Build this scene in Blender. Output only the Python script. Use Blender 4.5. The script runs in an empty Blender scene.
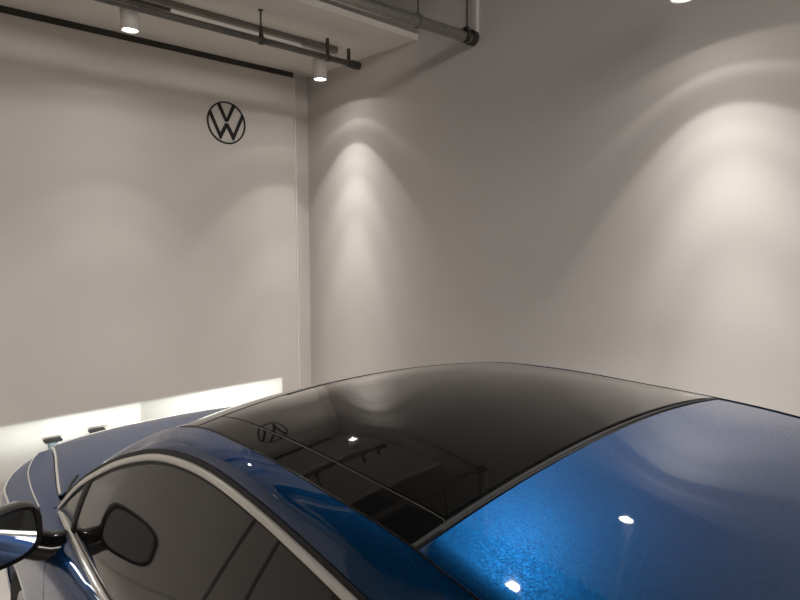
import bpy, bmesh, math
from mathutils import Vector, Matrix
import numpy as np

# ------------------------------------------------------------------ camera, world, lights, exposure
scn = bpy.context.scene
COL = scn.collection
H = 1.94
PITCH = math.radians(5.33)
AZ = math.radians(46.5)
cam = bpy.data.cameras.new('camera')
cam.sensor_width = 36.0
cam.lens = 27.0
cam.clip_start = 0.02
camo = bpy.data.objects.new('camera', cam)
COL.objects.link(camo)
camo.location = (0, 0, H)
camo.rotation_euler = (math.pi/2 - PITCH, 0, AZ - math.pi/2)
scn.camera = camo

vs = scn.view_settings
vs.view_transform = 'Standard'
vs.look = 'None'
vs.gamma = 1.0
vs.use_curve_mapping = False
vs.exposure = 0.10

world = bpy.data.worlds.new('world')
scn.world = world
world.use_nodes = True
world.node_tree.nodes['Background'].inputs[0].default_value = (0.5, 0.46, 0.42, 1)
world.node_tree.nodes['Background'].inputs[1].default_value = 0.15

SPOT_COL = (1.0, 0.965, 0.92)
SPOT_E = 470.0          # strength of a ceiling spotlight
FILL_E = 130.0         # strength of each added fill panel behind the viewer
ROOF_E = 135.0          # strength of the wide lamp over the car roof
HEAD_E = 125.0          # strength of a headlamp

# car placement
CX = 1.315             # the car's centre line
# room
XR, YB, YP = 3.25, 4.65, 4.58      # right wall, back wall, face of the panel on the back wall
XL, YF = -3.6, -4.6
ZD, ZH = 3.44, 4.5                 # dropped ceiling, high ceiling
YD = 3.245                         # front edge of the dropped ceiling

def link_light(name, data, loc, rot=(0, 0, 0), parent=None):
    o = bpy.data.objects.new(name, data)
    COL.objects.link(o)
    o.location = loc
    o.rotation_euler = rot
    if parent is not None:
        o.parent = parent
    return o

# ------------------------------------------------------------------ materials
def principled(name, base, rough=0.5, metal=0.0, coat=0.0, coat_rough=0.03, ior=1.5, noise=None, bump=None, emit=None):
    m = bpy.data.materials.new(name)
    m.use_nodes = True
    nt = m.node_tree
    b = nt.nodes['Principled BSDF']
    b.inputs['Base Color'].default_value = (*base, 1)
    b.inputs['Roughness'].default_value = rough
    b.inputs['Metallic'].default_value = metal
    b.inputs['IOR'].default_value = ior
    b.inputs['Coat Weight'].default_value = coat
    b.inputs['Coat Roughness'].default_value = coat_rough
    tc = nt.nodes.new('ShaderNodeTexCoord')
    if noise:
        scale, amt, detail = noise
        n = nt.nodes.new('ShaderNodeTexNoise')
        n.inputs['Scale'].default_value = scale
        n.inputs['Detail'].default_value = detail
        r = nt.nodes.new('ShaderNodeValToRGB')
        r.color_ramp.elements[0].position = 0.3
        r.color_ramp.elements[1].position = 0.7
        r.color_ramp.elements[0].color = (*[c*(1-amt) for c in base], 1)
        r.color_ramp.elements[1].color = (*[min(1, c*(1+amt)) for c in base], 1)
        nt.links.new(tc.outputs['Object'], n.inputs['Vector'])
        nt.links.new(n.outputs['Fac'], r.inputs['Fac'])
        nt.links.new(r.outputs['Color'], b.inputs['Base Color'])
    if bump:
        scale, strength = bump
        n2 = nt.nodes.new('ShaderNodeTexNoise')
        n2.inputs['Scale'].default_value = scale
        n2.inputs['Detail'].default_value = 3
        bp = nt.nodes.new('ShaderNodeBump')
        bp.inputs['Strength'].default_value = strength
        bp.inputs['Distance'].default_value = 0.002
        nt.links.new(tc.outputs['Object'], n2.inputs['Vector'])
        nt.links.new(n2.outputs['Fac'], bp.inputs['Height'])
        nt.links.new(bp.outputs['Normal'], b.inputs['Normal'])
    if emit:
        b.inputs['Emission Color'].default_value = (*emit[0], 1)
        b.inputs['Emission Strength'].default_value = emit[1]
    return m

M = {}
M['wall'] = principled('wall_paint', (0.60, 0.56, 0.53), 0.75, noise=(1.3, 0.03, 4), bump=(40, 0.12))
M['farwall'] = principled('dark_wall_paint', (0.22, 0.21, 0.20), 0.8, noise=(1.3, 0.05, 4))
M['panel'] = principled('panel_paint', (0.60, 0.56, 0.525), 0.6, noise=(0.9, 0.025, 3), bump=(60, 0.05))
M['ceil'] = principled('ceiling_paint', (0.66, 0.62, 0.57), 0.8, noise=(2.0, 0.03, 3), bump=(30, 0.1))
M['highceil'] = principled('dark_ceiling_paint', (0.03, 0.028, 0.027), 0.9, noise=(2.0, 0.1, 3))
M['floor'] = principled('polished_floor', (0.33, 0.305, 0.275), 0.25, noise=(3.0, 0.12, 6))
M['groove'] = principled('dark_groove', (0.035, 0.028, 0.022), 0.6)  # dark colour standing in for the shade above the wall panel
M['pipe'] = principled('dark_pipe', (0.10, 0.09, 0.08), 0.35, metal=0.5, noise=(9, 0.2, 3))
M['steel'] = principled('galvanised_steel', (0.27, 0.26, 0.235), 0.32, metal=0.7, noise=(60, 0.15, 3))
M['darksteel'] = principled('dark_steel', (0.05, 0.045, 0.04), 0.5, metal=0.4)
M['white'] = principled('white_enamel', (0.62, 0.59, 0.56), 0.4)
M['brightwhite'] = principled('white_lacquer', (0.88, 0.86, 0.83), 0.4)  # pale colour standing in for lit ceiling and the panel edge highlight
M['track'] = principled('grey_track_metal', (0.22, 0.20, 0.18), 0.4, metal=0.3)
M['led'] = principled('lit_led_lens', (0.9, 0.9, 0.9), 0.3, emit=((1, 0.95, 0.9), 12))
M['diffuser'] = principled('lit_diffuser', (0.9, 0.9, 0.9), 0.4, emit=((1, 0.95, 0.88), 2.0))
M['ink'] = principled('black_lettering', (0.006, 0.006, 0.006), 0.8)
M['rubber'] = principled('black_rubber', (0.010, 0.010, 0.011), 0.45, noise=(60, 0.2, 2))
M['gloss'] = principled('gloss_black', (0.006, 0.006, 0.007), 0.08, ior=1.5)
def coated_black(name, rough):
    """black coated glass: little mirror seen from above, strong at grazing angles"""
    m = principled(name, (0.003, 0.003, 0.003), 0.3, ior=1.05)
    nt = m.node_tree
    b = nt.nodes['Principled BSDF']
    g = nt.nodes.new('ShaderNodeBsdfGlossy'); g.inputs['Roughness'].default_value = rough
    f = nt.nodes.new('ShaderNodeFresnel'); f.inputs['IOR'].default_value = 1.5
    p = nt.nodes.new('ShaderNodeMath'); p.operation = 'POWER'; p.inputs[1].default_value = 1.55
    q = nt.nodes.new('ShaderNodeMath'); q.operation = 'MULTIPLY'; q.inputs[1].default_value = 2.8; q.use_clamp = True
    x = nt.nodes.new('ShaderNodeMixShader')
    nt.links.new(f.outputs[0], p.inputs[0]); nt.links.new(p.outputs[0], q.inputs[0])
    nt.links.new(q.outputs[0], x.inputs[0]); nt.links.new(b.outputs[0], x.inputs[1]); nt.links.new(g.outputs[0], x.inputs[2])
    nt.links.new(x.outputs[0], nt.nodes['Material Output'].inputs[0])
    return m
M['roofglass'] = coated_black('black_roof_glass', 0.03)
M['glass'] = principled('tinted_window_glass', (0.022, 0.019, 0.017), 0.05, ior=1.85)
M['chrome'] = principled('satin_chrome', (0.97, 0.94, 0.88), 0.32, metal=0.65)
M['mirror'] = principled('mirror_glass', (0.72, 0.78, 0.82), 0.01, metal=1.0)
M['tyre'] = principled('tyre_rubber', (0.015, 0.015, 0.015), 0.8, bump=(80, 0.5))
M['alloy'] = principled('alloy_wheel', (0.5, 0.5, 0.52), 0.3, metal=0.9)
M['under'] = principled('underbody_black', (0.01, 0.01, 0.01), 0.8)
M['plastic'] = principled('bluegrey_plastic', (0.18, 0.23, 0.26), 0.45)
M['amber'] = principled('red_lamp_lens', (0.35, 0.01, 0.01), 0.1)

def paint():
    m = principled('blue_metallic_paint', (0.0015, 0.06, 0.24), 0.34, metal=0.85, coat=1.0, coat_rough=0.02)
    nt = m.node_tree
    b = nt.nodes['Principled BSDF']
    tc = nt.nodes.new('ShaderNodeTexCoord')
    v = nt.nodes.new('ShaderNodeTexVoronoi')
    v.inputs['Scale'].default_value = 420
    nt.links.new(tc.outputs['Object'], v.inputs['Vector'])
    r = nt.nodes.new('ShaderNodeMapRange')
    r.inputs['To Min'].default_value = 0.36
    r.inputs['To Max'].default_value = 0.50
    b.inputs['Specular Tint'].default_value = (0.28, 0.42, 0.75, 1)
    b.inputs['Coat IOR'].default_value = 1.88
    s = nt.nodes.new('ShaderNodeSeparateColor')
    nt.links.new(v.outputs['Color'], s.inputs['Color'])
    nt.links.new(s.outputs['Red'], r.inputs['Value'])
    nt.links.new(r.outputs['Result'], b.inputs['Roughness'])
    mx = nt.nodes.new('ShaderNodeMix')
    mx.data_type = 'RGBA'
    mx.inputs[6].default_value = (0.0, 0.042, 0.135, 1)
    mx.inputs[7].default_value = (0.0, 0.070, 0.205, 1)
    nt.links.new(s.outputs['Green'], mx.inputs[0])
    nt.links.new(mx.outputs[2], b.inputs['Base Color'])
    return m
M['paint'] = paint()

def clear_lens():
    m = bpy.data.materials.new('clear_lens')
    m.use_nodes = True
    nt = m.node_tree
    nt.nodes.remove(nt.nodes['Principled BSDF'])
    out = nt.nodes['Material Output']
    t = nt.nodes.new('ShaderNodeBsdfTransparent')
    g = nt.nodes.new('ShaderNodeBsdfGlossy')
    g.inputs['Roughness'].default_value = 0.02
    f = nt.nodes.new('ShaderNodeFresnel')
    x = nt.nodes.new('ShaderNodeMixShader')
    nt.links.new(f.outputs[0], x.inputs[0])
    nt.links.new(t.outputs[0], x.inputs[1])
    nt.links.new(g.outputs[0], x.inputs[2])
    nt.links.new(x.outputs[0], out.inputs[0])
    return m
M['lens'] = clear_lens()

# ------------------------------------------------------------------ mesh helpers
def obj(name, bm, mat, parent=None, smooth=False, loc=None):
    bmesh.ops.recalc_face_normals(bm, faces=bm.faces[:])
    me = bpy.data.meshes.new(name)
    bm.to_mesh(me)
    bm.free()
    me.materials.append(M[mat])
    if smooth:
        for p in me.polygons:
            p.use_smooth = True
        me.set_sharp_from_angle(angle=math.radians(38))
    o = bpy.data.objects.new(name, me)
    COL.objects.link(o)
    if parent is not None:
        o.parent = parent
    if loc is not None:
        o.location = loc
    return o

def empty(name, label, cat, loc=(0, 0, 0), group=None):
    o = bpy.data.objects.new(name, None)
    COL.objects.link(o)
    o.location = loc
    o['label'] = label
    o['category'] = cat
    if group:
        o['group'] = group
    return o

def tag(o, label, cat, group=None):
    o['label'] = label
    o['category'] = cat
    if group:
        o['group'] = group
    return o

def struct(name, bm, mat, label):
    o = obj(name, bm, mat)
    o['kind'] = 'structure'
    o['label'] = label
    return o

def box(bm, x0, x1, y0, y1, z0, z1, bev=0.0):
    r = bmesh.ops.create_cube(bm, size=1.0)
    for v in r['verts']:
        v.co = Vector((x0 + (v.co.x+.5)*(x1-x0), y0 + (v.co.y+.5)*(y1-y0), z0 + (v.co.z+.5)*(z1-z0)))
    if bev:
        es = list({e for v in r['verts'] for e in v.link_edges})
        bmesh.ops.bevel(bm, geom=es, offset=bev, segments=2, affect='EDGES')
    return bm

def cyl(bm, a, b, r0, r1=None, n=24, caps=True):
    a = Vector(a); b = Vector(b)
    r1 = r0 if r1 is None else r1
    d = (b-a).normalized()
    u = d.orthogonal().normalized(); w = d.cross(u)
    A = [bm.verts.new(a + r0*(math.cos(t)*u + math.sin(t)*w)) for t in [2*math.pi*i/n for i in range(n)]]
    B = [bm.verts.new(b + r1*(math.cos(t)*u + math.sin(t)*w)) for t in [2*math.pi*i/n for i in range(n)]]
    for i in range(n):
        bm.faces.new((A[i], A[(i+1) % n], B[(i+1) % n], B[i]))
    if caps:
        bm.faces.new(A); bm.faces.new(B)
    return bm

def lathe(bm, prof, centre=(0, 0, 0), axis='Z', n=32):
    rings = []
    for r, h in prof:
        ring = []
        for i in range(n):
            t = 2*math.pi*i/n
            c, s = r*math.cos(t), r*math.sin(t)
            p = {'Z': (c, s, h), 'X': (h, c, s), 'Y': (c, h, s)}[axis]
            ring.append(bm.verts.new(Vector(centre) + Vector(p)))
        rings.append(ring)
    for k in range(len(rings)-1):
        for i in range(n):
            bm.faces.new((rings[k][i], rings[k][(i+1) % n], rings[k+1][(i+1) % n], rings[k+1][i]))
    return bm

def grid(bm, fn, nu, nv, flip=False, us=None, vs_=None):
    us = us if us is not None else [i/nu for i in range(nu+1)]
    vs_ = vs_ if vs_ is not None else [j/nv for j in range(nv+1)]
    V = [[bm.verts.new(Vector(fn(u, v))) for v in vs_] for u in us]
    for i in range(len(us)-1):
        for j in range(len(vs_)-1):
            q = (V[i][j], V[i+1][j], V[i+1][j+1], V[i][j+1])
            try:
                bm.faces.new(q)
            except ValueError:
                pass
    return V

def thicken(o, t, offset=-1.0):
    s = o.modifiers.new('solid', 'SOLIDIFY')
    s.thickness = t
    s.offset = offset
    e = o.modifiers.new('split', 'EDGE_SPLIT')
    e.split_angle = math.radians(32)
    return o

def cubic(xs, ys):
    """smooth interpolation through table points (Catmull-Rom style)"""
    xs = list(xs); ys = list(ys)
    if xs[0] > xs[-1]:
        xs.reverse(); ys.reverse()
    n = len(xs)
    sl = [(ys[i+1]-ys[i])/(xs[i+1]-xs[i]) for i in range(n-1)]
    m = [sl[0]] + [((sl[i-1]*(xs[i+1]-xs[i]) + sl[i]*(xs[i]-xs[i-1]))/(xs[i+1]-xs[i-1])) for i in range(1, n-1)] + [sl[-1]]
    def f(x):
        if x <= xs[0]: return ys[0] + m[0]*(x-xs[0])
        if x >= xs[-1]: return ys[-1] + m[-1]*(x-xs[-1])
        i = max(k for k in range(n-1) if xs[k] <= x)
        h = xs[i+1]-xs[i]; t = (x-xs[i])/h
        return ((2*t**3-3*t**2+1)*ys[i] + (t**3-2*t**2+t)*h*m[i] + (-2*t**3+3*t**2)*ys[i+1] + (t**3-t**2)*h*m[i+1])
    return f

def line(tab):
    """tab: (y, w, z) -> functions w(y), z(y)"""
    ys = [t[0] for t in tab]
    return cubic(ys, [t[1] for t in tab]), cubic(ys, [t[2] for t in tab])

def sweep(bm, pts, normals, hw, th, n=10):
    """a half-round strip: hw half width across, th standing proud along the normal"""
    rings = []
    for i, p in enumerate(pts):
        p = Vector(p)
        t = (Vector(pts[min(i+1, len(pts)-1)]) - Vector(pts[max(i-1, 0)])).normalized()
        nn = Vector(normals[i]); nn = (nn - t*nn.dot(t)).normalized()
        s = t.cross(nn)
        ring = []
        for k in range(n):
            a = 2*math.pi*k/n
            ring.append(bm.verts.new(p + s*hw*math.cos(a) + nn*th*math.sin(a)))
        rings.append(ring)
    for i in range(len(rings)-1):
        for k in range(n):
            bm.faces.new((rings[i][k], rings[i][(k+1) % n], rings[i+1][(k+1) % n], rings[i+1][k]))
    bm.faces.new(rings[0]); bm.faces.new(rings[-1])
    return bm

# ------------------------------------------------------------------ room shell
struct('floor', box(bmesh.new(), XL-.1, XR+.1, YF-.1, YB+.1, -.1, 0), 'floor', 'polished grey beige showroom floor under the car')
struct('wall_right', box(bmesh.new(), XR, XR+.1, YF-.1, YB+.1, 0, ZH), 'wall', 'plain off-white wall with two bright scallops of light')
struct('wall_back', box(bmesh.new(), XL-.1, XR, YB, YB+.1, 0, ZH), 'wall', 'plain wall behind the emblem panel')
struct('wall_left', box(bmesh.new(), XL-.1, XL, YF-.1, YB, 0, ZH), 'farwall', 'plain dark wall on the far left side of the showroom')
struct('wall_front', box(bmesh.new(), XL, XR, YF-.1, YF, 0, ZH), 'farwall', 'plain dark wall behind the viewer')
struct('ceiling', box(bmesh.new(), XL-.1, XR+.1, YF-.1, YB+.1, ZH, ZH+.1), 'highceil', 'high dark ceiling above the car')
struct('trim_1', box(bmesh.new(), XL, XR, YD, YB, ZD, ZD+.035), 'ceil', 'lowered off-white ceiling strip along the emblem wall')
# panel on the back wall with its shadow gap
struct('trim_2', box(bmesh.new(), XL, 3.065, YP, YB, 0.0, 3.393, .007), 'panel', 'large flat wall panel carrying the round emblem')
struct('trim_3', box(bmesh.new(), XL, 3.063, YP+.012, YB, 3.387, ZD), 'groove', 'dark shadow gap between wall panel and lowered ceiling')  # the gap's shade is put in as a dark strip
struct('trim_5', box(bmesh.new(), 3.062, 3.070, YP-.004, YB, 0, 3.388, .001), 'brightwhite', 'thin light edge strip down the right side of the wall panel')  # pale strip added in place of a highlight on the panel edge
struct('trim_4', box(bmesh.new(), XL, XR, YD-.014, YD, ZD-.006, ZD+.037), 'ceil', 'thin front edging of the lowered ceiling strip')

# ------------------------------------------------------------------ emblem on the panel
def emblem():
    cx, cz, R = 2.406, 2.918, 0.168
    t = empty('wall_emblem', 'black round emblem of a V above a W on the pale wall panel', 'emblem', (cx, YP, cz))
    y0, y1 = -0.008, 0.0
    bm = bmesh.new()
    n = 72
    ro, ri = R, R*.93
    vv = [[bm.verts.new((r*math.cos(2*math.pi*i/n), y, r*math.sin(2*math.pi*i/n))) for i in range(n)] for r, y in ((ro, y0), (ri, y0), (ri, y1), (ro, y1))]
    for k in range(4):
        a, b = vv[k], vv[(k+1) % 4]
        for i in range(n):
            bm.faces.new((a[i], a[(i+1) % n], b[(i+1) % n], b[i]))
    obj('ring', bm, 'ink', t)
    def poly(name, pts):
        bm = bmesh.new()
        a = [bm.verts.new((x*R, y0, z*R)) for x, z in pts]
        b = [bm.verts.new((x*R, y1, z*R)) for x, z in pts]
        bm.faces.new(a); bm.faces.new(list(reversed(b)))
        for i in range(len(pts)):
            j = (i+1) % len(pts)
            bm.faces.new((a[i], b[i], b[j], a[j]))
        bmesh.ops.triangulate(bm, faces=bm.faces[:])
        obj(name, bm, 'ink', t)
    poly('letter_v', [(-.47, .83), (-.32, .89), (0, .20), (.32, .89), (.47, .83), (.075, .05), (-.075, .05)])
    poly('letter_w', [(-.90, .36), (-.80, .50), (-.345, -.50), (-.075, -.02), (.075, -.02), (.345, -.50), (.80, .50), (.90, .36),
                      (.36, -.80), (.31, -.80), (0, -.22), (-.31, -.80), (-.36, -.80)])
emblem()

# ------------------------------------------------------------------ spotlights
def ramp_light(name, energy, cone, stops, loc, parent, rot=(0, 0, 0), color=SPOT_COL, radius=.012):
    L = bpy.data.lights.new(name, 'SPOT')
    L.energy = energy
    L.spot_size = math.radians(cone)
    L.spot_blend = 0.05
    L.shadow_soft_size = radius
    L.color = color
    L.use_nodes = True
    nt = L.node_tree
    em = nt.nodes['Emission']
    tc = nt.nodes.new('ShaderNodeTexCoord')
    sp = nt.nodes.new('ShaderNodeSeparateXYZ')
    ab = nt.nodes.new('ShaderNodeMath'); ab.operation = 'ABSOLUTE'
    ac = nt.nodes.new('ShaderNodeMath'); ac.operation = 'ARCCOSINE'
    dv = nt.nodes.new('ShaderNodeMath'); dv.operation = 'DIVIDE'; dv.inputs[1].default_value = math.pi/2
    rp = nt.nodes.new('ShaderNodeValToRGB')
    rp.color_ramp.interpolation = 'EASE'
    els = rp.color_ramp.elements
    while len(els) < len(stops): els.new(0.5)
    for e, (p, v) in zip(els, stops):
        e.position = p/90.0
        e.color = (v, v, v, 1)
    nt.links.new(tc.outputs['Normal'], sp.inputs[0])
    nt.links.new(sp.outputs['Z'], ab.inputs[0])
    nt.links.new(ab.outputs[0], ac.inputs[0])
    nt.links.new(ac.outputs[0], dv.inputs[0])
    nt.links.new(dv.outputs[0], rp.inputs['Fac'])
    ml = nt.nodes.new('ShaderNodeMath'); ml.operation = 'MULTIPLY'; ml.inputs[1].default_value = 1.0
    nt.links.new(rp.outputs['Color'], ml.inputs[0])
    nt.links.new(ml.outputs[0], em.inputs['Strength'])
    return link_light(name, L, loc, rot, parent)

def beam_nodes(L):
    """dipped beam: brightest just under the cut-off, falling away downwards and to the sides"""
    L.use_nodes = True
    nt = L.node_tree
    tc = nt.nodes.new('ShaderNodeTexCoord')
    sp = nt.nodes.new('ShaderNodeSeparateXYZ')
    nt.links.new(tc.outputs['Normal'], sp.inputs[0])
    def math_(op, a, b=None):
        n = nt.nodes.new('ShaderNodeMath'); n.operation = op
        for i, v in enumerate((a, b)):
            if v is None: continue
            if isinstance(v, (int, float)): n.inputs[i].default_value = v
            else: nt.links.new(v, n.inputs[i])
        return n.outputs[0]
    def gauss(v, sig):
        q = math_('DIVIDE', v, sig)
        q = math_('MULTIPLY', q, q)
        return math_('EXPONENT', math_('MULTIPLY', q, -1.0))
    vert = gauss(sp.outputs['Y'], .085)
    hor = gauss(sp.outputs['X'], .36)
    wide = math_('MULTIPLY', gauss(sp.outputs['Y'], .35), .12)
    tot = math_('ADD', math_('MULTIPLY', vert, hor), wide)
    nt.links.new(tot, nt.nodes['Emission'].inputs['Strength'])

LAMP_STOPS = [(0, 1.0), (7, .78), (13, .48), (20, .21), (29, .080), (36.5, .044), (39.5, .010), (46, .0075), (53, .011), (56.5, .005), (72, .003)]

WIDE_STOPS = [(0, 1.0), (28, .95), (36, .6), (44, .12), (54, .02), (80, 0)]
BROAD_STOPS = [(0, 1.0), (7, .78), (13, .46), (20, .23), (32, .080), (40, .042), (43.5, .010), (50, .0075), (56, .011), (60, .005), (74, .003)]
SOFT_STOPS = [(0, 1.0), (7, .78), (13, .42), (20, .20), (28, .10), (36, .045), (42, .018), (56.5, .008), (72, .003)]

def spotlight(x, y, z, label, top, energy=SPOT_E, tilt=(0, 0, 0), stops=None):
    """z is the lit face; the arm reaches up to 'top'"""
    t = empty('track_spotlight', label, 'spotlight', (x, y, z), 'white cylinder spotlights')
    bm = bmesh.new()
    lathe(bm, [(.044, .004), (.050, 0), (.054, .001), (.055, .006), (.055, .15), (.052, .155), (.0, .155)], n=36)
    obj('lamp_body', bm, 'white', t, True)
    bm = bmesh.new()
    lathe(bm, [(0, .006), (.045, .006), (.045, .010), (0, .010)], n=32)
    obj('lamp_lens', bm, 'led', t)
    if top - z > .156:
        bm = bmesh.new()
        cyl(bm, (0, -.03, .152), (0, -.03, top - z), .009, n=14)
        cyl(bm, (0, -.03, .150), (0, -.03, .165), .016, n=16)
        obj('mounting_arm', bm, 'white', t, True)
    ramp_light('lamp_light', energy, 150, stops or LAMP_STOPS, (0, 0, -.004), t, tilt)
    return t

spotlight(1.449, 3.97, 3.262, 'white cylinder spotlight at top left, nearer the viewer along the ceiling pipe', ZD, SPOT_E*1.2, (math.radians(-5), 0, 0), SOFT_STOPS)
spotlight(2.898, 3.97, 3.230, 'white cylinder spotlight in the ceiling corner beside the dark pipe end', ZD)
spotlight(2.87, 1.17, 3.042, 'white spotlight cut off by the top edge, near the right wall', ZH, SPOT_E*.95, (math.radians(-8), 0, 0), BROAD_STOPS)
spotlight(1.77, 1.27, 3.05, 'spotlight hanging right over the middle of the car roof', ZH, ROOF_E, (0, 0, 0), WIDE_STOPS)

# added fill panels, unseen behind the viewer, to brighten the room
for k, (x, y) in enumerate([(-2.3, -3.3), (0.0, -3.3), (2.15, -3.3)]):
    t = empty('ceiling_panel_light', ['flat lit ceiling panel at the left end of the row behind the viewer', 'flat lit ceiling panel in the middle of the row behind the viewer', 'flat lit ceiling panel by the right wall behind the viewer', 'flat lit ceiling panel left of the viewer, apart from the row'][k],
              'ceiling light', (x, y, ZH), 'square ceiling panels behind the viewer')
    bm = bmesh.new(); hs = 1.02; box(bm, -hs, hs, -hs, hs, -.05, -.002, .004)
    obj('frame', bm, 'white', t)
    bm = bmesh.new(); box(bm, .04-hs, hs-.04, .04-hs, hs-.04, -.056, -.048)
    obj('diffuser', bm, 'diffuser', t)
    L = bpy.data.lights.new('panel_light', 'AREA')
    L.shape = 'SQUARE'; L.size = 1.96; L.energy = FILL_E*(1.0 if k < 3 else .25); L.color = (1.0, .95, .90)
    link_light('panel_light', L, (0, 0, -.06), (math.radians(25), 0, 0) if k < 3 else (0, math.radians(-38), 0), t)

# unseen spotlights added outside the frame, carrying on the rows for more brightness
spotlight(0.0, 3.97, 3.262, 'spotlight over the panel wall, left of the frame, nearest the visible pair', ZD, SPOT_E*1.2, (0, 0, 0), SOFT_STOPS)
spotlight(-1.449, 3.97, 3.262, 'spotlight over the panel wall, far left of the frame', ZD, SPOT_E*.5, (0, 0, 0), SOFT_STOPS)
spotlight(2.90, -1.60, 3.05, 'spotlight near the right wall beside the car tail', ZH)
spotlight(-0.95, 1.30, 3.05, 'spotlight hanging over the open floor left of the car', ZH, SPOT_E*.15)  # this and the next lamp are added as fill light
spotlight(-0.95, -1.60, 3.05, 'spotlight hanging over the open floor left behind the car', ZH, SPOT_E*.3)

# ------------------------------------------------------------------ pipes and track under the lowered ceiling
def sprinkler():
    t = empty('sprinkler_pipe', 'slim dark pipe hanging on rods in front of the white spotlights', 'pipe', (0, 3.53, 3.25))
    bm = bmesh.new(); cyl(bm, (XL+.02, 0, 0), (2.875, 0, 0), .021, n=20)
    obj('pipe', bm, 'pipe', t, True)
    bm = bmesh.new(); lathe(bm, [(0, 2.86), (.027, 2.86), (.030, 2.87), (.030, 2.925), (.026, 2.935), (0, 2.935)], axis='X', n=24)
    obj('end_cap', bm, 'darksteel', t, True)
    for x in (-1.5, .3, 2.113):
        bm = bmesh.new(); cyl(bm, (x, 0, .02), (x, 0, ZD-3.25), .006, n=10)
        cyl(bm, (x, 0, ZD-3.25-.006), (x, 0, ZD-3.25), .016, n=16)
        obj('hanger_rod', bm, 'darksteel', t)
        bm = bmesh.new()
        lathe(bm, [(.022, -.013), (.027, -.013), (.027, .013), (.022, .013)], (x, 0, 0), 'X', 24)
        box(bm, x-.011, x+.011, -.009, .009, .022, .085, .002)
        cyl(bm, (x, -.02, .03), (x, .02, .03), .008, n=8)
        obj('pipe_clamp', bm, 'darksteel', t)
    for x, h in ((2.645, .118), (2.835, .088)):
        bm = bmesh.new(); box(bm, x-.010, x+.010, -.010, .010, .015, h, .002)
        lathe(bm, [(.021, -.012), (.026, -.012), (.026, .012), (.021, .012)], (x, 0, 0), 'X', 24)
        cyl(bm, (x, 0, h), (x, 0, h+.014), .013, n=12)
        obj('pipe_clamp', bm, 'darksteel', t)
sprinkler()

def track():
    t = empty('lighting_track', 'grey lighting track fixed to the lowered ceiling behind the slim pipe', 'lighting track', (0, 3.80, ZD))
    bm = bmesh.new(); box(bm, XL+.02, 2.90, -.022, .022, -.034, 0, .002)
    obj('rail', bm, 'track', t)
    bm = bmesh.new(); box(bm, 2.62, 2.93, -.027, .027, -.042, 0, .004)
    obj('end_feed', bm, 'steel', t)
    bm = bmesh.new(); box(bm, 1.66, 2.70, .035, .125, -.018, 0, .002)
    obj('cover_strip', bm, 'brightwhite', t)  # white strip in place of the brightly lit ceiling beside the track
    bm = bmesh.new(); box(bm, 1.40, 1.655, .035, .110, -.05, 0, .002)
    obj('track_driver', bm, 'steel', t)
track()

def big_pipe():
    t = empty('steel_pipe', 'thick galvanised pipe running to the right wall just beyond the lowered ceiling', 'pipe', (0, 2.69, 3.315))
    bm = bmesh.new(); cyl(bm, (XL+.02, .10, -.13), (3.235, 0, -.006), .036, n=28)
    obj('pipe', bm, 'steel', t, True)
    for x in (-1.0, 2.713):
        bm = bmesh.new(); cyl(bm, (x, .10*(3.235-x)/6.8, .0), (x, .10*(3.235-x)/6.8, ZH-3.315), .005, n=10)
        obj('hanger_rod', bm, 'darksteel', t)
        bm = bmesh.new(); lathe(bm, [(.037, -.012), (.042, -.012), (.042, .012), (.037, .012)], (x, .10*(3.235-x)/6.8, -.006-.124*(3.235-x)/6.8), 'X', 24)
        obj('pipe_clamp', bm, 'steel', t)
    bm = bmesh.new(); lathe(bm, [(.037, 3.13), (.046, 3.13), (.046, 3.165), (.037, 3.165)], axis='X', n=28)
    lathe(bm, [(.037, 3.19), (.050, 3.19), (.050, 3.232), (.037, 3.232)], axis='X', n=28)
    box(bm, 3.15, 3.18, -.012, .012, .03, .06, .002)
    obj('end_coupling', bm, 'darksteel', t, False)
    bm = bmesh.new(); cyl(bm, (3.165, 0, .03), (3.165, 0, ZH-3.315), .006, n=10)
    obj('hanger_rod', bm, 'darksteel', t)
big_pipe()
bm = bmesh.new(); box(bm, 3.215, XR, 2.655, 2.695, 3.33, ZH, .003)
tag(obj('wall_conduit', bm, 'white'), 'white upright conduit on the right wall above the thick pipe end', 'conduit')

# ------------------------------------------------------------------ posts in the headlamp beam
for k, (x, y, h) in enumerate([(1.022, 4.5, .622), (1.302, 4.5, .630)]):
    t = empty('floor_post', ['blue-grey floor post with flat dark cap left of the bonnet corner', 'floor post showing only its flat black cap over the bonnet front edge'][k],
              'post', (x, y, 0), 'low posts between car and panel')
    bm = bmesh.new(); box(bm, -.026, .026, -.02, .02, 0.01, h-.016, .004)
    obj('upright', bm, 'plastic', t)
    bm = bmesh.new(); box(bm, -.052, .052, -.032, .032, h-.018, h, .003)
    obj('cap', bm, 'under', t)
    bm = bmesh.new(); cyl(bm, (0, 0, 0), (0, 0, .012), .09, .085, n=32)
    obj('foot_plate', bm, 'darksteel', t)

# ------------------------------------------------------------------ the car
car = empty('car', 'metallic blue car with black glass roof panel and headlamps shining on the panel wall', 'car', (CX, 1.1, 0))
OY = 1.1
def P(w, y, z, s=1):            # s = -1 is the left (near) side of the car; local coordinates
    return Vector((s*w, y-OY, z))

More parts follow.
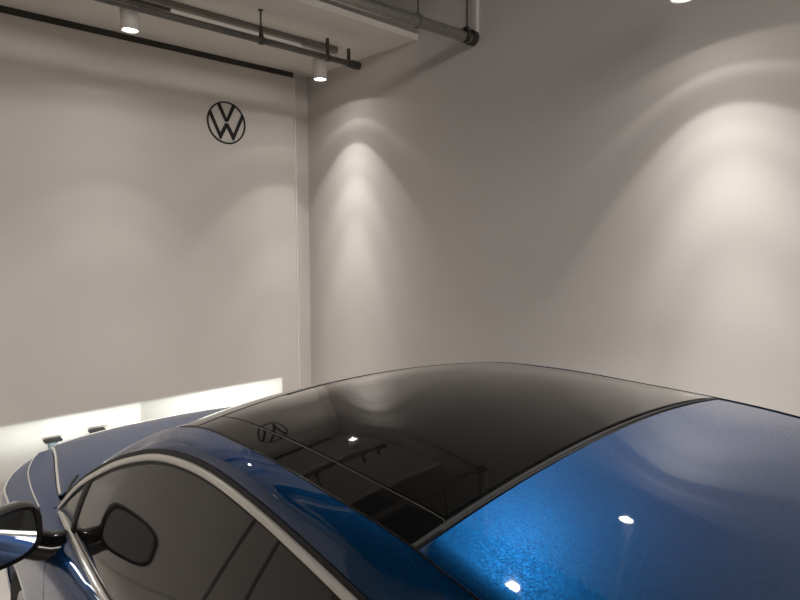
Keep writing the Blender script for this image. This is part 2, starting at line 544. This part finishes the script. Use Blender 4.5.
E = line([(-1.12, .60, 1.03), (-.85, .62, 1.14), (-.35, .645, 1.305), (.1, .69, 1.397), (.35, .698, 1.430), (.516, .690, 1.449), (.66, .672, 1.461), (.86, .660, 1.468), (1.065, .650, 1.473),
          (1.26, .641, 1.471), (1.482, .635, 1.458), (1.62, .64, 1.430), (1.90, .655, 1.32), (2.16, .685, 1.18), (2.37, .715, 1.04), (2.44, .73, .99)])
G = line([(-1.05, .70, 1.02), (-.85, .70, 1.08), (-.35, .705, 1.235), (.1, .715, 1.335), (.35, .718, 1.375), (.61, .720, 1.412), (.673, .720, 1.428), (.90, .715, 1.447), (1.061, .713, 1.459), (1.199, .710, 1.461),
          (1.423, .708, 1.446), (1.575, .705, 1.414), (1.80, .700, 1.325), (2.05, .712, 1.222), (2.25, .735, 1.10), (2.40, .752, 1.0), (2.44, .757, .98)])
D = line([(-.44, .808, .99), (-.30, .785, 1.07), (0, .758, 1.205), (.4, .745, 1.312), (.723, .740, 1.372), (.873, .734, 1.392), (1.033, .728, 1.409), (1.303, .720, 1.416), (1.443, .721, 1.403),
          (1.564, .724, 1.380), (1.728, .732, 1.329), (1.987, .737, 1.222), (2.229, .750, 1.093), (2.37, .766, .988)])
B = line([(-.8, .82, 1.0), (-.3, .842, .992), (0, .85, .987), (1.0, .85, .982), (1.67, .833, .981), (2.02, .803, .978), (2.37, .766, .980), (2.44, .757, .978)])

def crown(y):
    return float(np.interp(y, [.4, 1.5], [.054, .042]))

def roof_pt(a, y, lift=0.0):
    """a in -1..1 across the roof edge to edge"""
    w = E[0](y); z = E[1](y) + crown(y)*(1-a*a) + lift
    return P(a*w, y, z)

def patch(name, mat, fn, nu, nv, parent=car, th=.006, smooth=True):
    bm = bmesh.new()
    grid(bm, fn, nu, nv)
    o = obj(name, bm, mat, parent, smooth)
    if th:
        thicken(o, th, -1.0)
    return o

def lerp(a, b, t): return a + (b-a)*t

# dark shell below every gap
patch('inner_shell', 'under', lambda u, v: roof_pt(lerp(-1.0, 1.0, u)*.995, lerp(-.3, 1.56, v), -.012), 24, 40, th=.01)
# rear painted roof panel
def rolled(a):                     # little roll-down at the very edges of a panel
    return -.004 if abs(a) > .999 else 0
USR = [0, .006] + [i/30 for i in range(1, 30)] + [.994, 1]
bm = bmesh.new()
grid(bm, lambda u, v: roof_pt(lerp(-.994, .994, u), lerp(-.33, .642, v), -.005 if (u in (0, 1) or v in (0, 1)) else 0), 0, 0, us=USR,
     vs_=[0, .008] + [i/24 for i in range(1, 24)] + [.992, 1])
thicken(obj('roof_panel', bm, 'paint', car, True), .004)
# black glass roof
def bow(a): return .085*(1-a*a)
YR0, YR1 = .662, 1.503
SE = .868                          # the seam between side strip and glass, as a share of the half width
def glass_roof(a0, a1, y0, y1f, name, mat, nu=30, nv=30):
    bm = bmesh.new()
    us = [0, .002/abs(a1-a0)] + [i/nu for i in range(1, nu)] + [1-.002/abs(a1-a0), 1]
    vv = [0, .003] + [i/nv for i in range(1, nv)] + [.997, 1]
    def fn(u, v):
        a = lerp(a0, a1, u)
        y = lerp(y0, y1f(a), v)
        return roof_pt(a, y, (-.0015 if (u in (0, 1) or v in (0, 1)) else .0005))
    grid(bm, fn, 0, 0, us=us, vs_=vv)
    return thicken(obj(name, bm, mat, car, True), .004)
glass_roof(-SE+.004, SE-.004, YR0, lambda a: YR1 + bow(a), 'sunroof_glass', 'roofglass')
for s in (-1, 1):
    o = glass_roof(s*(SE+.004), s*.994, YR0-.004, lambda a: YR1 + bow(a), 'roof_side_strip', 'roofglass', 4, 30)
    bm = bmesh.new()
    ys = [lerp(YR0, YR1+bow(SE), i/30) for i in range(31)]
    sweep(bm, [roof_pt(s*(SE+.003), y, -.0002) for y in ys], [(0, 0, 1)]*31, .0008, .0008, 8)
    obj('sunroof_trim', bm, 'steel', car, True)
    ys = [lerp(-.3, 1.6, i/50) for i in range(51)]
    bm = bmesh.new()
    sweep(bm, [roof_pt(s*.999, y, .0) for y in ys], [(0, 0, 1)]*51, .0022, .002, 8)
    obj('roof_ditch_seal', bm, 'gloss', car, True)
bm = bmesh.new()
aa = [lerp(-.994, .994, i/40) for i in range(41)]
sweep(bm, [roof_pt(a, YR0-.010, -.002) for a in aa], [(0, 0, 1)]*41, .005, .0012, 8)
obj('sunroof_rear_seal', bm, 'under', car, True)
bm = bmesh.new()
sweep(bm, [roof_pt(a, YR1 + bow(a) + .0035, .0005) for a in aa], [(0, 0, 1)]*41, .0035, .0015, 8)
obj('sunroof_front_seal', bm, 'under', car, True)
# header + windscreen
def header(u, v):
    a = lerp(-.985, .985, u)
    y0 = YR1 + bow(a) + .007
    return roof_pt(a, lerp(y0, 1.60 + bow(a)*.6, v), 0)
patch('roof_header', 'roofglass', header, 30, 6, th=.004)
def wscreen(u, v):
    a = lerp(-.975, .975, u)
    top = roof_pt(a, 1.603 + bow(a)*.6)
    yb = 2.43 + .20*(1-a*a)
    bot = P(a*.725, yb, 1.0 + .035*(1-a*a))
    p = top.lerp(bot, v)
    p.z += .045*4*v*(1-v)*(.6 + .4*(1-a*a))
    # follow the pillar edge
    y = p.y + OY
    if abs(a) > .5:
        k = (abs(a)-.5)/.475
        we = E[0](min(y, 2.43))*.985
        p.x = p.x*(1-k) + math.copysign(we, a)*k*(abs(a)/.975)
        ze = E[1](min(y, 2.43))
        p.z = p.z*(1-k**4) + (ze)*k**4
    return p
patch('windscreen', 'glass', wscreen, 30, 20, th=.005)
# rear window
def rscreen(u, v):
    a = lerp(-.97, .97, u)
    y = lerp(-.345, -1.08, v)
    p = roof_pt(a, y)
    p.z += .02*4*v*(1-v)
    return p
patch('rear_window', 'glass', rscreen, 24, 16, th=.005)

# roof rails (pillar, roof side frame, rear pillar in one pressing per side)
def band(l0, l1, y0, y1, s, n, m=3, bulge=0.0, off=0.0):
    bm = bmesh.new()
    def fn(u, v):
        y = lerp(y0, y1, u)
        a = P(l0[0](y), y, l0[1](y), s); b = P(l1[0](y), y, l1[1](y), s)
        p = a.lerp(b, v)
        nrm = Vector((s*.6, 0, .8))
        return p + nrm*(bulge*4*v*(1-v) + off)
    grid(bm, fn, n, m)
    return bm
Dg = (lambda y: D[0](y)-.004, lambda y: D[1](y)+.021)       # top of the black gasket
for s in (-1, 1):
    bm = bmesh.new()
    N = 90
    def rail(u, v, s=s):
        y = lerp(-1.05, 2.44, u)
        e = P(E[0](y), y, E[1](y), s); g = P(G[0](y), y, G[1](y), s)
        if y > -.42:
            yy = min(y, 2.37)
            d = P(Dg[0](yy), y, Dg[1](yy) - (0 if y < 2.37 else (y-2.37)*.9), s)
        else:
            k = (-.42-y)/.63
            d = P(lerp(.800, .80, k), y, lerp(1.01, 1.0, k), s)
        if v < .5:
            t = v/.5
            p = e.lerp(g, t) + Vector((s*.5, 0, .85))*(.004*4*t*(1-t))
        else:
            t = (v-.5)/.5
            p = g.lerp(d, t) + Vector((s*.85, 0, .5))*(.002*4*t*(1-t))
        return p
    grid(bm, rail, N, 8)
    thicken(obj('roof_rail', bm, 'paint', car, True), .004)
    # gasket and chrome strip
    ys = [lerp(-.42, 2.37, (i/90)) for i in range(91)]
    bm = bmesh.new()
    def gas(u, v, s=s):
        y = lerp(-.44, 2.385, u)
        a = P(Dg[0](y)+.001, y, Dg[1](y)+.001, s); b = P(D[0](y)+.002, y, D[1](y)-.020, s)
        return a.lerp(b, v) + Vector((s*.0015, 0, 0))
    grid(bm, gas, 90, 2)
    thicken(obj('window_gasket', bm, 'rubber', car, True), .006)
    bm = bmesh.new()
    pts = [P(D[0](y)+.004, y, D[1](y), s) for y in ys]
    sweep(bm, pts, [(s*.9, 0, .45)]*len(pts), .0095, .006, 12)
    obj('window_trim', bm, 'chrome', car, True)

# shoulder / lower body: perimeter curve swept down
KT = [(0, -1.33, 1.02), (.38, -1.31, 1.018), (.66, -1.22, 1.0), (.785, -1.02, .975), (.84, -.6, .955), (.862, .0, .945), (.868, .8, .938), (.866, 1.6, .932),
      (.862, 2.1, .925), (.862, 2.5, .915), (.853, 2.80, .902), (.822, 3.00, .895), (.765, 3.12, .905), (.70, 3.20, .915), (.60, 3.275, .918), (.45, 3.36, .918), (.25, 3.425, .918), (0, 3.45, .918)]
acc = [0]
for a, b in zip(KT, KT[1:]):
    acc.append(acc[-1] + math.dist(a[:2], b[:2]))
kw = cubic(acc, [k[0] for k in KT]); ky = cubic(acc, [k[1] for k in KT]); kz = cubic(acc, [k[2] for k in KT])
TT = acc[-1]
def K(t): return Vector((kw(t), ky(t), kz(t)))
def Kn(t):
    d = K(min(t+.004, TT)) - K(max(t-.004, 0))
    n = Vector((d.y, -d.x, 0)).normalized()
    if t < .02 : n = Vector((0, -1, 0))
    if t > TT-.02: n = Vector((0, 1, 0))
    return n
def t_at_y(y):                       # parameter where the side passes y (flank only)
    lo, hi = acc[2], acc[13]
    for _ in range(40):
        mid = (lo+hi)/2
        if ky(mid) < y: lo = mid
        else: hi = mid
    return (lo+hi)/2
off = cubic([0, .008, .025, .06, .16, .30, .45, .62, .70], [0, .006, .013, .017, .022, .022, .012, -.008, -.03])
WHEELS = (2.62, -.22)
def zlow(y):
    z = .24
    for wy in WHEELS:
        d = abs(y-wy)
        if d < .375:
            z = max(z, .33 + math.sqrt(max(.375**2-d*d, 0)))
    return z
QS = [0, .01, .03, .06, .10, .18, .3, .45, .6, .75, .88, 1]
def side_pt(t, q, s):
    k = K(t); n = Kn(t)
    zl = zlow(k.y) if k.x > .6 else .24
    z = lerp(k.z, zl, q)
    o = off(k.z - z)
    if q == 1: o -= .01
    return P(k.x + n.x*o, k.y + n.y*o, z, s)
def side_panel(name, t0, t1, s, n, parent=car, mat='paint'):
    bm = bmesh.new()
    ts = [lerp(t0, t1, i/n) for i in range(n+1)]
    grid(bm, lambda u, v: side_pt(u, v, s), 0, 0, us=ts, vs_=QS)
    return bm
# shoulder: the strip between window line and flank
def shoulder(bm, y0, y1, s, n=20):
    def fn(u, v):
        y = lerp(y0, y1, u)
        k = K(t_at_y(y))
        a = P(B[0](y)-.01, y, B[1](y)-.012, s); b = P(k.x, k.y, k.z, s)
        p = a.lerp(b, v)
        p.z += .022*4*v*(1-v)
        return p
    grid(bm, fn, n, 5)
    return bm
YD0, YD1, YD2 = 2.13, 1.10, .12        # front door front edge, between the doors, rear door back edge
def splitwin(yt0, yb0, yt1, yb1, s, n=26, m=8):
    bm = bmesh.new()
    def fn(u, v):
        yt = lerp(yt0, yt1, u); yb = lerp(yb0, yb1, u)
        a = P(D[0](yt), yt, D[1](yt)-.004, s); b = P(B[0](yb)-.002, yb, B[1](yb)-.01, s)
        p = a.lerp(b, v)
        p.x += s*(.010*4*v*(1-v) - .004)
        return p
    grid(bm, fn, n, m)
    return bm
def bar(name, mat, yt, yb, hw, s, parent, lift=.003):
    bm = bmesh.new()
    pts = []
    for i in range(17):
        v = i/16
        a = P(D[0](yt), yt, D[1](yt)-.004, s); b = P(B[0](yb)-.002, yb, B[1](yb)-.01, s)
        p = a.lerp(b, v); p.x += s*(.010*4*v*(1-v) - .004)
        pts.append(p)
    sweep(bm, pts, [(s, 0, .25)]*17, hw, lift, 8)
    return obj(name, bm, mat, parent, True)

for s in (-1, 1):
    # front door
    bm = side_panel('front_door', t_at_y(YD1+.003), t_at_y(YD0-.003), s, 24)
    shoulder(bm, YD1+.003, YD0-.003, s)
    bmesh.ops.remove_doubles(bm, verts=bm.verts[:], dist=.0005)
    door = thicken(obj('front_door', bm, 'paint', car, True), .006)
    obj('window_glass', splitwin(2.07, 2.16, 1.03, 1.285, s), 'glass', door, True)
    obj('quarter_glass', splitwin(2.365, 2.368, 2.07, 2.16, s, 10), 'glass', door, True)
    bar('quarter_bar', 'rubber', 2.063, 2.154, .026, s, door, .006)
    bar('pillar_seam', 'rubber', 1.030, 1.285, .006, s, door)
    # rear door
    bm = side_panel('rear_door', t_at_y(YD2+.003), t_at_y(YD1-.003), s, 24)
    shoulder(bm, YD2+.003, YD1-.003, s)
    bmesh.ops.remove_doubles(bm, verts=bm.verts[:], dist=.0005)
    rdoor = thicken(obj('rear_door', bm, 'paint', car, True), .006)
    obj('pillar_cover', splitwin(1.03, 1.285, .94, 1.13, s, 6), 'glass', rdoor, True)
    bar('pillar_seam', 'rubber', .94, 1.13, .007, s, rdoor)
    obj('window_glass', splitwin(.94, 1.13, .02, .12, s), 'glass', rdoor, True)
    bar('quarter_bar', 'rubber', .02, .12, .012, s, rdoor)
    obj('quarter_glass', splitwin(.02, .12, -.41, -.42, s, 10), 'glass', rdoor, True)
    for dr, yh in ((door, 1.28), (rdoor, .30)):
        bm = bmesh.new()
        pts = [P(.905 + .018*math.sin(math.pi*i/14), yh + .24*(i/14-.5), .80, s) for i in range(15)]
        sweep(bm, pts, [(s, 0, 0)]*15, .014, .011, 10)
        obj('door_handle', bm, 'paint', dr, True)
    # chrome along the window sill
    bm = bmesh.new()
    ys = [lerp(-.43, 2.372, i/70) for i in range(71)]
    sweep(bm, [P(B[0](y)+.000, y, B[1](y)-.003, s) for y in ys], [(s*.8, 0, .6)]*71, .012, .007, 12)
    obj('sill_trim', bm, 'chrome', car, True)
    bm = bmesh.new()
    sweep(bm, [P(B[0](y)-.018, y, B[1](y)+.012, s) for y in ys], [(s*.9, 0, .4)]*71, .015, .006, 8)
    obj('sill_seal', bm, 'rubber', car, True)
    # rear quarter
    bm = side_panel('rear_wing', acc[2]+.05, t_at_y(YD2-.003), s, 34)
    shoulder(bm, -.95, YD2-.003, s)
    bmesh.ops.remove_doubles(bm, verts=bm.verts[:], dist=.0005)
    thicken(obj('rear_wing', bm, 'paint', car, True), .006)
    # sill plates
    bm = bmesh.new(); pts = [P(.85, lerp(.25, 2.15, i/10), .215, s) for i in range(11)]
    sweep(bm, pts, [(s, 0, 0)]*11, .035, .03, 8)
    obj('side_skirt', bm, 'rubber', car, True)

# bonnet, wings and nose
zc = cubic([2.3, 2.7, 3.1, 3.3, 3.46, 3.5], [1.015, 1.005, .975, .952, .918, .905])
def deck(w, y):
    return zc(y) - .055*w*w
def yfront(w):                     # front limit of the deck, on the perimeter
    w = abs(w)
    pts = [(k[0], k[1]) for k in KT[9:]][::-1]
    f = cubic([p[0] for p in pts[:-2]] , [p[1] for p in pts[:-2]])
    return f(min(w, .85))
def wS(y): return cubic([2.3, 2.45, 2.8, 3.1, 3.26], [.745, .735, .668, .602, .572])(y)
def bonnet(u, v):
    # v 0 rear .. 1 front, u across
    a = lerp(-1, 1, u)
    r = 0
    yr = 2.50 + .17*(1-a*a)
    yf = yfront(a*.572) - .006
    y = lerp(yr, yf, v)
    w = a*wS(min(y, 3.26))
    z = deck(w, y) + .004
    if abs(a) > .999 or v > .999 or v < .001: z -= .014
    elif abs(a) > .985 or v > .985: z -= .003
    return P(w, y, z)
ub = [0, .0025, .006, .012, .02] + [i/30 for i in range(1, 30)] + [.98, .988, .994, .9975, 1]
vb = [0, .004, .01] + [i/24 for i in range(1, 24)] + [.975, .985, .992, .997, 1]
bm = bmesh.new(); 
def bonnet2(u, v):
    a = lerp(-1, 1, u)
    yr = 2.50 + .17*(1-a*a)
    yf = yfront(a*.572) - .004
    y = lerp(yr, yf, v)
    w = a*wS(min(y, 3.26))
    de = (1-abs(a))*.62
    df = (1-v)*(yf-yr)
    R_ = .014
    def rl(d): return 0 if d > R_ else R_*(1 - math.sqrt(max(0, 1-((R_-d)/R_)**2)))
    return P(w, y, deck(w, y) + .006 - rl(de) - rl(df))
grid(bm, bonnet2, 0, 0, us=ub, vs_=vb)
thicken(obj('bonnet', bm, 'paint', car, True), .004)
for s in (-1, 1):
    bm = bmesh.new()
    yy = [lerp(2.52, yfront(.572)-.02, i/30) for i in range(31)]
    pts = [P(wS(min(y, 3.26))+.003, y, deck(wS(min(y, 3.26)), y) - .001, s) for y in yy]
    rings_n = [(s, 0, 1)]*31
    sweep(bm, pts, rings_n, .006, .005, 10)
    obj('bonnet_edge_trim', bm, 'chrome', car, True)  # bright bead put in as the highlight along the bonnet side
    bm = bmesh.new()
    pts = []
    for i in range(31):
        w = lerp(0, .566, i/30)
        y = yfront(w) - .002
        pts.append(P(w, y, deck(w, y) + .002, s))
    sweep(bm, pts, [(0, .5, 1)]*31, .006, .006, 10)
    obj('bonnet_edge_trim', bm, 'chrome', car, True)  # bright bead put in as the highlight along the bonnet front
    bm = bmesh.new()
    pts = [P(K(t).x+.001, K(t).y, K(t).z+.004, s) for t in [lerp(t_at_y(2.72), t_at_y(3.2)+.11, i/30) for i in range(31)]]
    sweep(bm, pts, [(s*.5, .3, 1)]*31, .004, .004, 10)
    obj('wing_edge_trim', bm, 'chrome', car, True)  # bright bead standing in for the highlight on the wing outline
    bm = bmesh.new()
    pts = []
    for i in range(25):
        u = lerp(.10, .98, i/24)
        y0 = lerp(2.42, 3.262, u)
        k = K(t_at_y(min(lerp(2.42, 3.20, u), 3.2)))
        wi = wS(y0) + .007
        a_ = P(wi, min(y0, yfront(wi) - .004), deck(wi, y0) - .002, s)
        p = a_.lerp(P(k.x, k.y, k.z, s), .55); p.z += .017
        pts.append(p)
    sweep(bm, pts, [(0, 0, 1)]*25, .0025, .002, 8)
    obj('wing_crease_trim', bm, 'chrome', car, True)  # thin bright bead in place of the crease highlight
    bm = bmesh.new()
    pts = [P(.645, 2.60, 1.008, s), P(.685, 2.535, 1.006, s), P(.712, 2.47, 1.004, s), P(.728, 2.42, 1.0, s)]
    sweep(bm, pts, [(0, 0, 1)]*4, .006, .006, 10)
    obj('cowl_seal', bm, 'rubber', car, True)
# cowl
patch('cowl_panel', 'rubber', lambda u, v: P(lerp(-.72, .72, u), lerp(2.44 + .20*(1-(2*u-1)**2), 2.49 + .17*(1-(2*u-1)**2), v), .985 + .02*(1-(2*u-1)**2)), 20, 2, th=.004)
# support under the deck (dark)
def underdeck(u, v):
    a = lerp(-1, 1, u)
    yf = yfront(a*.66) - .03
    return P(a*.66, lerp(2.42, yf, v), deck(a*.66, lerp(2.42, yf, v)) - .035)
patch('engine_cover', 'under', underdeck, 16, 10, th=.004)
for s in (-1, 1):
    bm = bmesh.new()
    # wing top: from the bonnet joint out to the shoulder, with a raised crease
    def wing(u, v, s=s):
        y0 = lerp(2.42, 3.262, u)
        t = t_at_y(min(lerp(2.42, 3.20, u), 3.2))
        k = K(t)
        wi = wS(y0) + .007
        yi = min(y0, yfront(wi) - .004)
        a = P(wi, yi, deck(wi, y0) - .002, s)
        b = P(k.x, k.y, k.z, s)
        p = a.lerp(b, v)
        # crease at about the middle
        cr = .55
        hgt = .016*(v/cr if v < cr else (1-v)/(1-cr))
        p.z += hgt
        if v < .02: p.z -= .008
        return p
    grid(bm, wing, 0, 0, us=[i/30 for i in range(31)], vs_=[0, .03, .08, .2, .35, .5, .535, .55, .565, .6, .75, .9, .96, 1])
    side = side_panel('w', t_at_y(YD0+.003), t_at_y(3.20), s, 44)
    me = bpy.data.meshes.new('tmp'); side.to_mesh(me); side.free(); bm.from_mesh(me); bpy.data.meshes.remove(me)
    shoulder(bm, YD0+.003, 2.42, s, 8)
    bmesh.ops.remove_doubles(bm, verts=bm.verts[:], dist=.0006)
    thicken(obj('front_wing', bm, 'paint', car, True), .006)

# front bumper with openings for the headlamps
tf = t_at_y(3.20) + .003
HZ0, HZ1 = .60, .71
HX = .50
def t_at_x(x):                       # parameter on the nose where the half width is x
    lo, hi = acc[13], TT
    for _ in range(40):
        mid = (lo+hi)/2
        if kw(mid) > x: lo = mid
        else: hi = mid
    return (lo+hi)/2
TH0, TH1 = t_at_x(.635), t_at_x(.29)
QH0, QH1 = .27, .46
def bumper():
    bm = bmesh.new()
    ts = [lerp(tf, TH0, i/8) for i in range(8)] + [lerp(TH0, TH1, i/12) for i in range(12)] + [lerp(TH1, TT, i/16) for i in range(17)]
    qs = [0, .01, .03, .07, .15, .22, QH0, .33, .40, QH1, .6, .75, .9, 1]
    n = len(ts)-1
    for s in (-1, 1):
        V = [[bm.verts.new(side_pt(t, q, s)) for q in qs] for t in ts]
        for i in range(n):
            for j in range(len(qs)-1):
                tm, qm = (ts[i]+ts[i+1])/2, (qs[j]+qs[j+1])/2
                if TH0 < tm < TH1 and QH0 < qm < QH1:
                    continue
                bm.faces.new((V[i][j], V[i+1][j], V[i+1][j+1], V[i][j+1]))
    bmesh.ops.remove_doubles(bm, verts=bm.verts[:], dist=.0006)
    return thicken(obj('front_bumper', bm, 'paint', car, True), .006)
bumper()
def nose_strip(name, mat, x, q0, q1, lift, slats=0):
    """a strip that follows the curved nose from side to side"""
    bm = bmesh.new()
    ta = t_at_x(x)
    pts_t = [lerp(ta, TT, i/20) for i in range(21)]
    def both(q, dy):
        left = [side_pt(t, q, -1) + Vector((0, dy, 0)) for t in pts_t]
        right = [side_pt(t, q, 1) + Vector((0, dy, 0)) for t in reversed(pts_t[:-1])]
        return left + right
    rows = [both(q0, -.002), both(q0, lift), both(q1, lift), both(q1, -.002)]
    V = [[bm.verts.new(p) for p in row] for row in rows]
    for a_, b_ in zip(V, V[1:]):
        for i in range(len(a_)-1): bm.faces.new((a_[i], a_[i+1], b_[i+1], b_[i]))
    for k in range(slats):
        qq = lerp(q0, q1, (k+.5)/slats)
        sweep(bm, both(qq, lift), [(0, 1, 0)]*41, .004, .006, 8)
    return obj(name, bm, mat, car)
nose_strip('grille', 'gloss', .36, .56, .76, .006, 5)
nose_strip('nose_light_bar', 'chrome', .27, .235, .25, .004)
bm = bmesh.new(); box(bm, -.62, .62, -1.0-OY, 3.10-OY, .20, .30, .01)
obj('underbody', bm, 'under', car)
for s in (-1, 1):
    # headlamp: an open dark bowl behind the lens, a cut-off shutter in front of the bulb
    bm = bmesh.new()
    n = 12
    y0 = 3.03
    for q in (QH0, QH1):
        back = [bm.verts.new(P(lerp(.635, .29, i/n), y0, .715 if q == QH0 else .585, s)) for i in range(n+1)]
        rim = [bm.verts.new(side_pt(lerp(TH0, TH1, i/n), q, s) + Vector((0, -.008, 0))) for i in range(n+1)]
        for i in range(n): bm.faces.new((back[i], back[i+1], rim[i+1], rim[i]))
    for t, x in ((TH0, .635), (TH1, .29)):
        f = [P(x, y0, .715, s), P(x, y0, .585, s), side_pt(t, QH1, s) + Vector((0, -.008, 0)), side_pt(t, QH0, s) + Vector((0, -.008, 0))]
        bm.faces.new([bm.verts.new(p) for p in f])
    bm.faces.new([bm.verts.new(P(x, y0, z, s)) for x, z in ((.635, .585), (.635, .715), (.29, .715), (.29, .585))])
    bmesh.ops.remove_doubles(bm, verts=bm.verts[:], dist=.0005)
    hl = obj('headlamp', bm, 'gloss', car)
    bm = bmesh.new()
    box(bm, min(s*.635, s*.29), max(s*.635, s*.29), y0+.170-OY, y0+.173-OY, .668, .730)
    obj('beam_shutter', bm, 'under', hl)
    bm = bmesh.new()
    grid(bm, lambda u, v: side_pt(lerp(TH0, TH1, u), lerp(QH0, QH1, v), s) + Vector((0, -.003, 0)), 12, 4)
    obj('lens_cover', bm, 'lens', hl, True)
    L = bpy.data.lights.new('beam', 'SPOT')
    L.energy = HEAD_E*(1.0 if s < 0 else 1.7)
    L.spot_size = math.radians(110); L.spot_blend = .2; L.shadow_soft_size = .0015
    beam_nodes(L)
    L.color = (.88, 1.0, .94)
    link_light('beam', L, (s*HX, y0+.03-OY, .66), (math.radians(90), 0, math.radians(-15 if s < 0 else -22)), hl)

# rear bumper, boot
bm = bmesh.new()
for s in (-1, 1):
    ts = [lerp(0, acc[2]+.047, i/20) for i in range(21)]
    grid(bm, lambda u, v: side_pt(u, v, s), 0, 0, us=ts, vs_=QS)
bmesh.ops.remove_doubles(bm, verts=bm.verts[:], dist=.0006)
thicken(obj('rear_bumper', bm, 'paint', car, True), .006)
patch('boot_lid', 'paint', lambda u, v: P(lerp(-.63, .63, u), lerp(-1.09, -1.30 + .09*abs(2*u-1)**3, v), lerp(1.05, 1.022, v) + .02*(1-(2*u-1)**2)*(1-v)), 20, 6, th=.005)
for s in (-1, 1):
    bm = bmesh.new()
    grid(bm, lambda u, v: side_pt(lerp(.15, acc[2]+.2, u), lerp(.12, .26, v), s) + Vector((0, -.004, 0)), 14, 3)
    thicken(obj('tail_lamp', bm, 'amber', car, True), .006, 1.0)

# wheels
for wy in WHEELS:
    for s in (-1, 1):
        w = bmesh.new()
        x = .74
        lathe(w, [(.235, -.10), (.315, -.105), (.333, -.09), (.337, 0), (.333, .09), (.315, .105), (.235, .10)], (s*x, wy-OY, .337), 'X', 48)
        tyre = obj('wheel', w, 'tyre', car, True)
        r = bmesh.new()
        lathe(r, [(.20, -.09), (.238, -.10), (.238, .10), (.225, .10), (.215, .085), (.20, -.09)], (s*x, wy-OY, .337), 'X', 48)
        lathe(r, [(0, s*.075), (.05, s*.075), (.06, s*.05), (.0, s*.02)], (s*x, wy-OY, .337), 'X', 24)
        for k in range(5):
            a = 2*math.pi*k/5
            c = Vector((s*(x+.06), wy-OY, .337))
            u = Vector((0, math.cos(a), math.sin(a))); q = Vector((0, -math.sin(a), math.cos(a)))
            vs4 = [bm_ for bm_ in ()]
            pts = [c+u*.04+q*.035, c+u*.225+q*.022, c+u*.225-q*.022, c+u*.04-q*.035]
            A_ = [r.verts.new(p) for p in pts]; B_ = [r.verts.new(p - Vector((s*.03, 0, 0))) for p in pts]
            r.faces.new(A_); r.faces.new(B_)
            for i in range(4): r.faces.new((A_[i], A_[(i+1) % 4], B_[(i+1) % 4], B_[i]))
        obj('rim', r, 'alloy', tyre)

# door mirrors
def super_pt(c, r, th, ph, e=.7):
    def sg(v, p): return math.copysign(abs(v)**p, v)
    return Vector((c[0] + r[0]*sg(math.cos(ph), e)*sg(math.cos(th), e), c[1] + r[1]*sg(math.cos(ph), e)*sg(math.sin(th), e), c[2] + r[2]*sg(math.sin(ph), e)))
MW, MY, MZ = 1.008, 2.165, 1.030
for s in (-1, 1):
    root = bmesh.new()
    # housing: shell open to the rear, its outline wider outboard
    rings = []
    n = 40
    prof = [(-.055, .97, .0), (-.058, 1.0, 0), (-.040, 1.03, 0), (-.01, 1.02, 0), (.03, .93, 0), (.06, .74, 0), (.075, .5, 0), (.082, .2, 0), (.083, .01, 0)]
    def outl(a):
        c, d = math.cos(a), math.sin(a)
        x = math.copysign(abs(c)**.60, c)*.132
        z = math.copysign(abs(d)**.60, d)*.084
        z *= 1.0 - .06*x/.132
        z -= .13*x
        return x, z
    for dy, sc, _ in prof:
        ring = []
        for i in range(n):
            x, z = outl(2*math.pi*i/n)
            ring.append(root.verts.new(Vector((s*(MW + x*sc), MY-OY+dy - x*.10, MZ + z*sc))))
        rings.append(ring)
    for a, b in zip(rings, rings[1:]):
        for i in range(n): root.faces.new((a[i], a[(i+1) % n], b[(i+1) % n], b[i]))
    root.faces.new(rings[-1])
    inner = [root.verts.new(Vector((s*(MW + outl(2*math.pi*i/n)[0]*.90), MY-OY-.046 - outl(2*math.pi*i/n)[0]*.10, MZ + outl(2*math.pi*i/n)[1]*.88))) for i in range(n)]
    for i in range(n): root.faces.new((rings[0][i], rings[0][(i+1) % n], inner[(i+1) % n], inner[i]))
    # foot reaching to the door
    pts = [P(.95, MY+.03, MZ-.045, s), P(.905, MY+.02, MZ-.058, s), P(.875, MY+.01, MZ-.072, s), P(.845, MY, MZ-.084, s), P(.805, MY-.01, MZ-.086, s)]
    sweep(root, pts, [(0, 0, 1)]*5, .058, .046, 20)
    mir = obj('door_mirror', root, 'gloss', car, True)
    g = bmesh.new()
    vs5 = [g.verts.new(Vector((s*(MW + outl(2*math.pi*i/n)[0]*.90), MY-OY-.040 - outl(2*math.pi*i/n)[0]*.10 + outl(2*math.pi*i/n)[1]*.10, MZ + outl(2*math.pi*i/n)[1]*.88))) for i in range(n)]
    g.faces.new(vs5)
    thicken(obj('mirror_glass', g, 'mirror', mir), .003, -1.0)
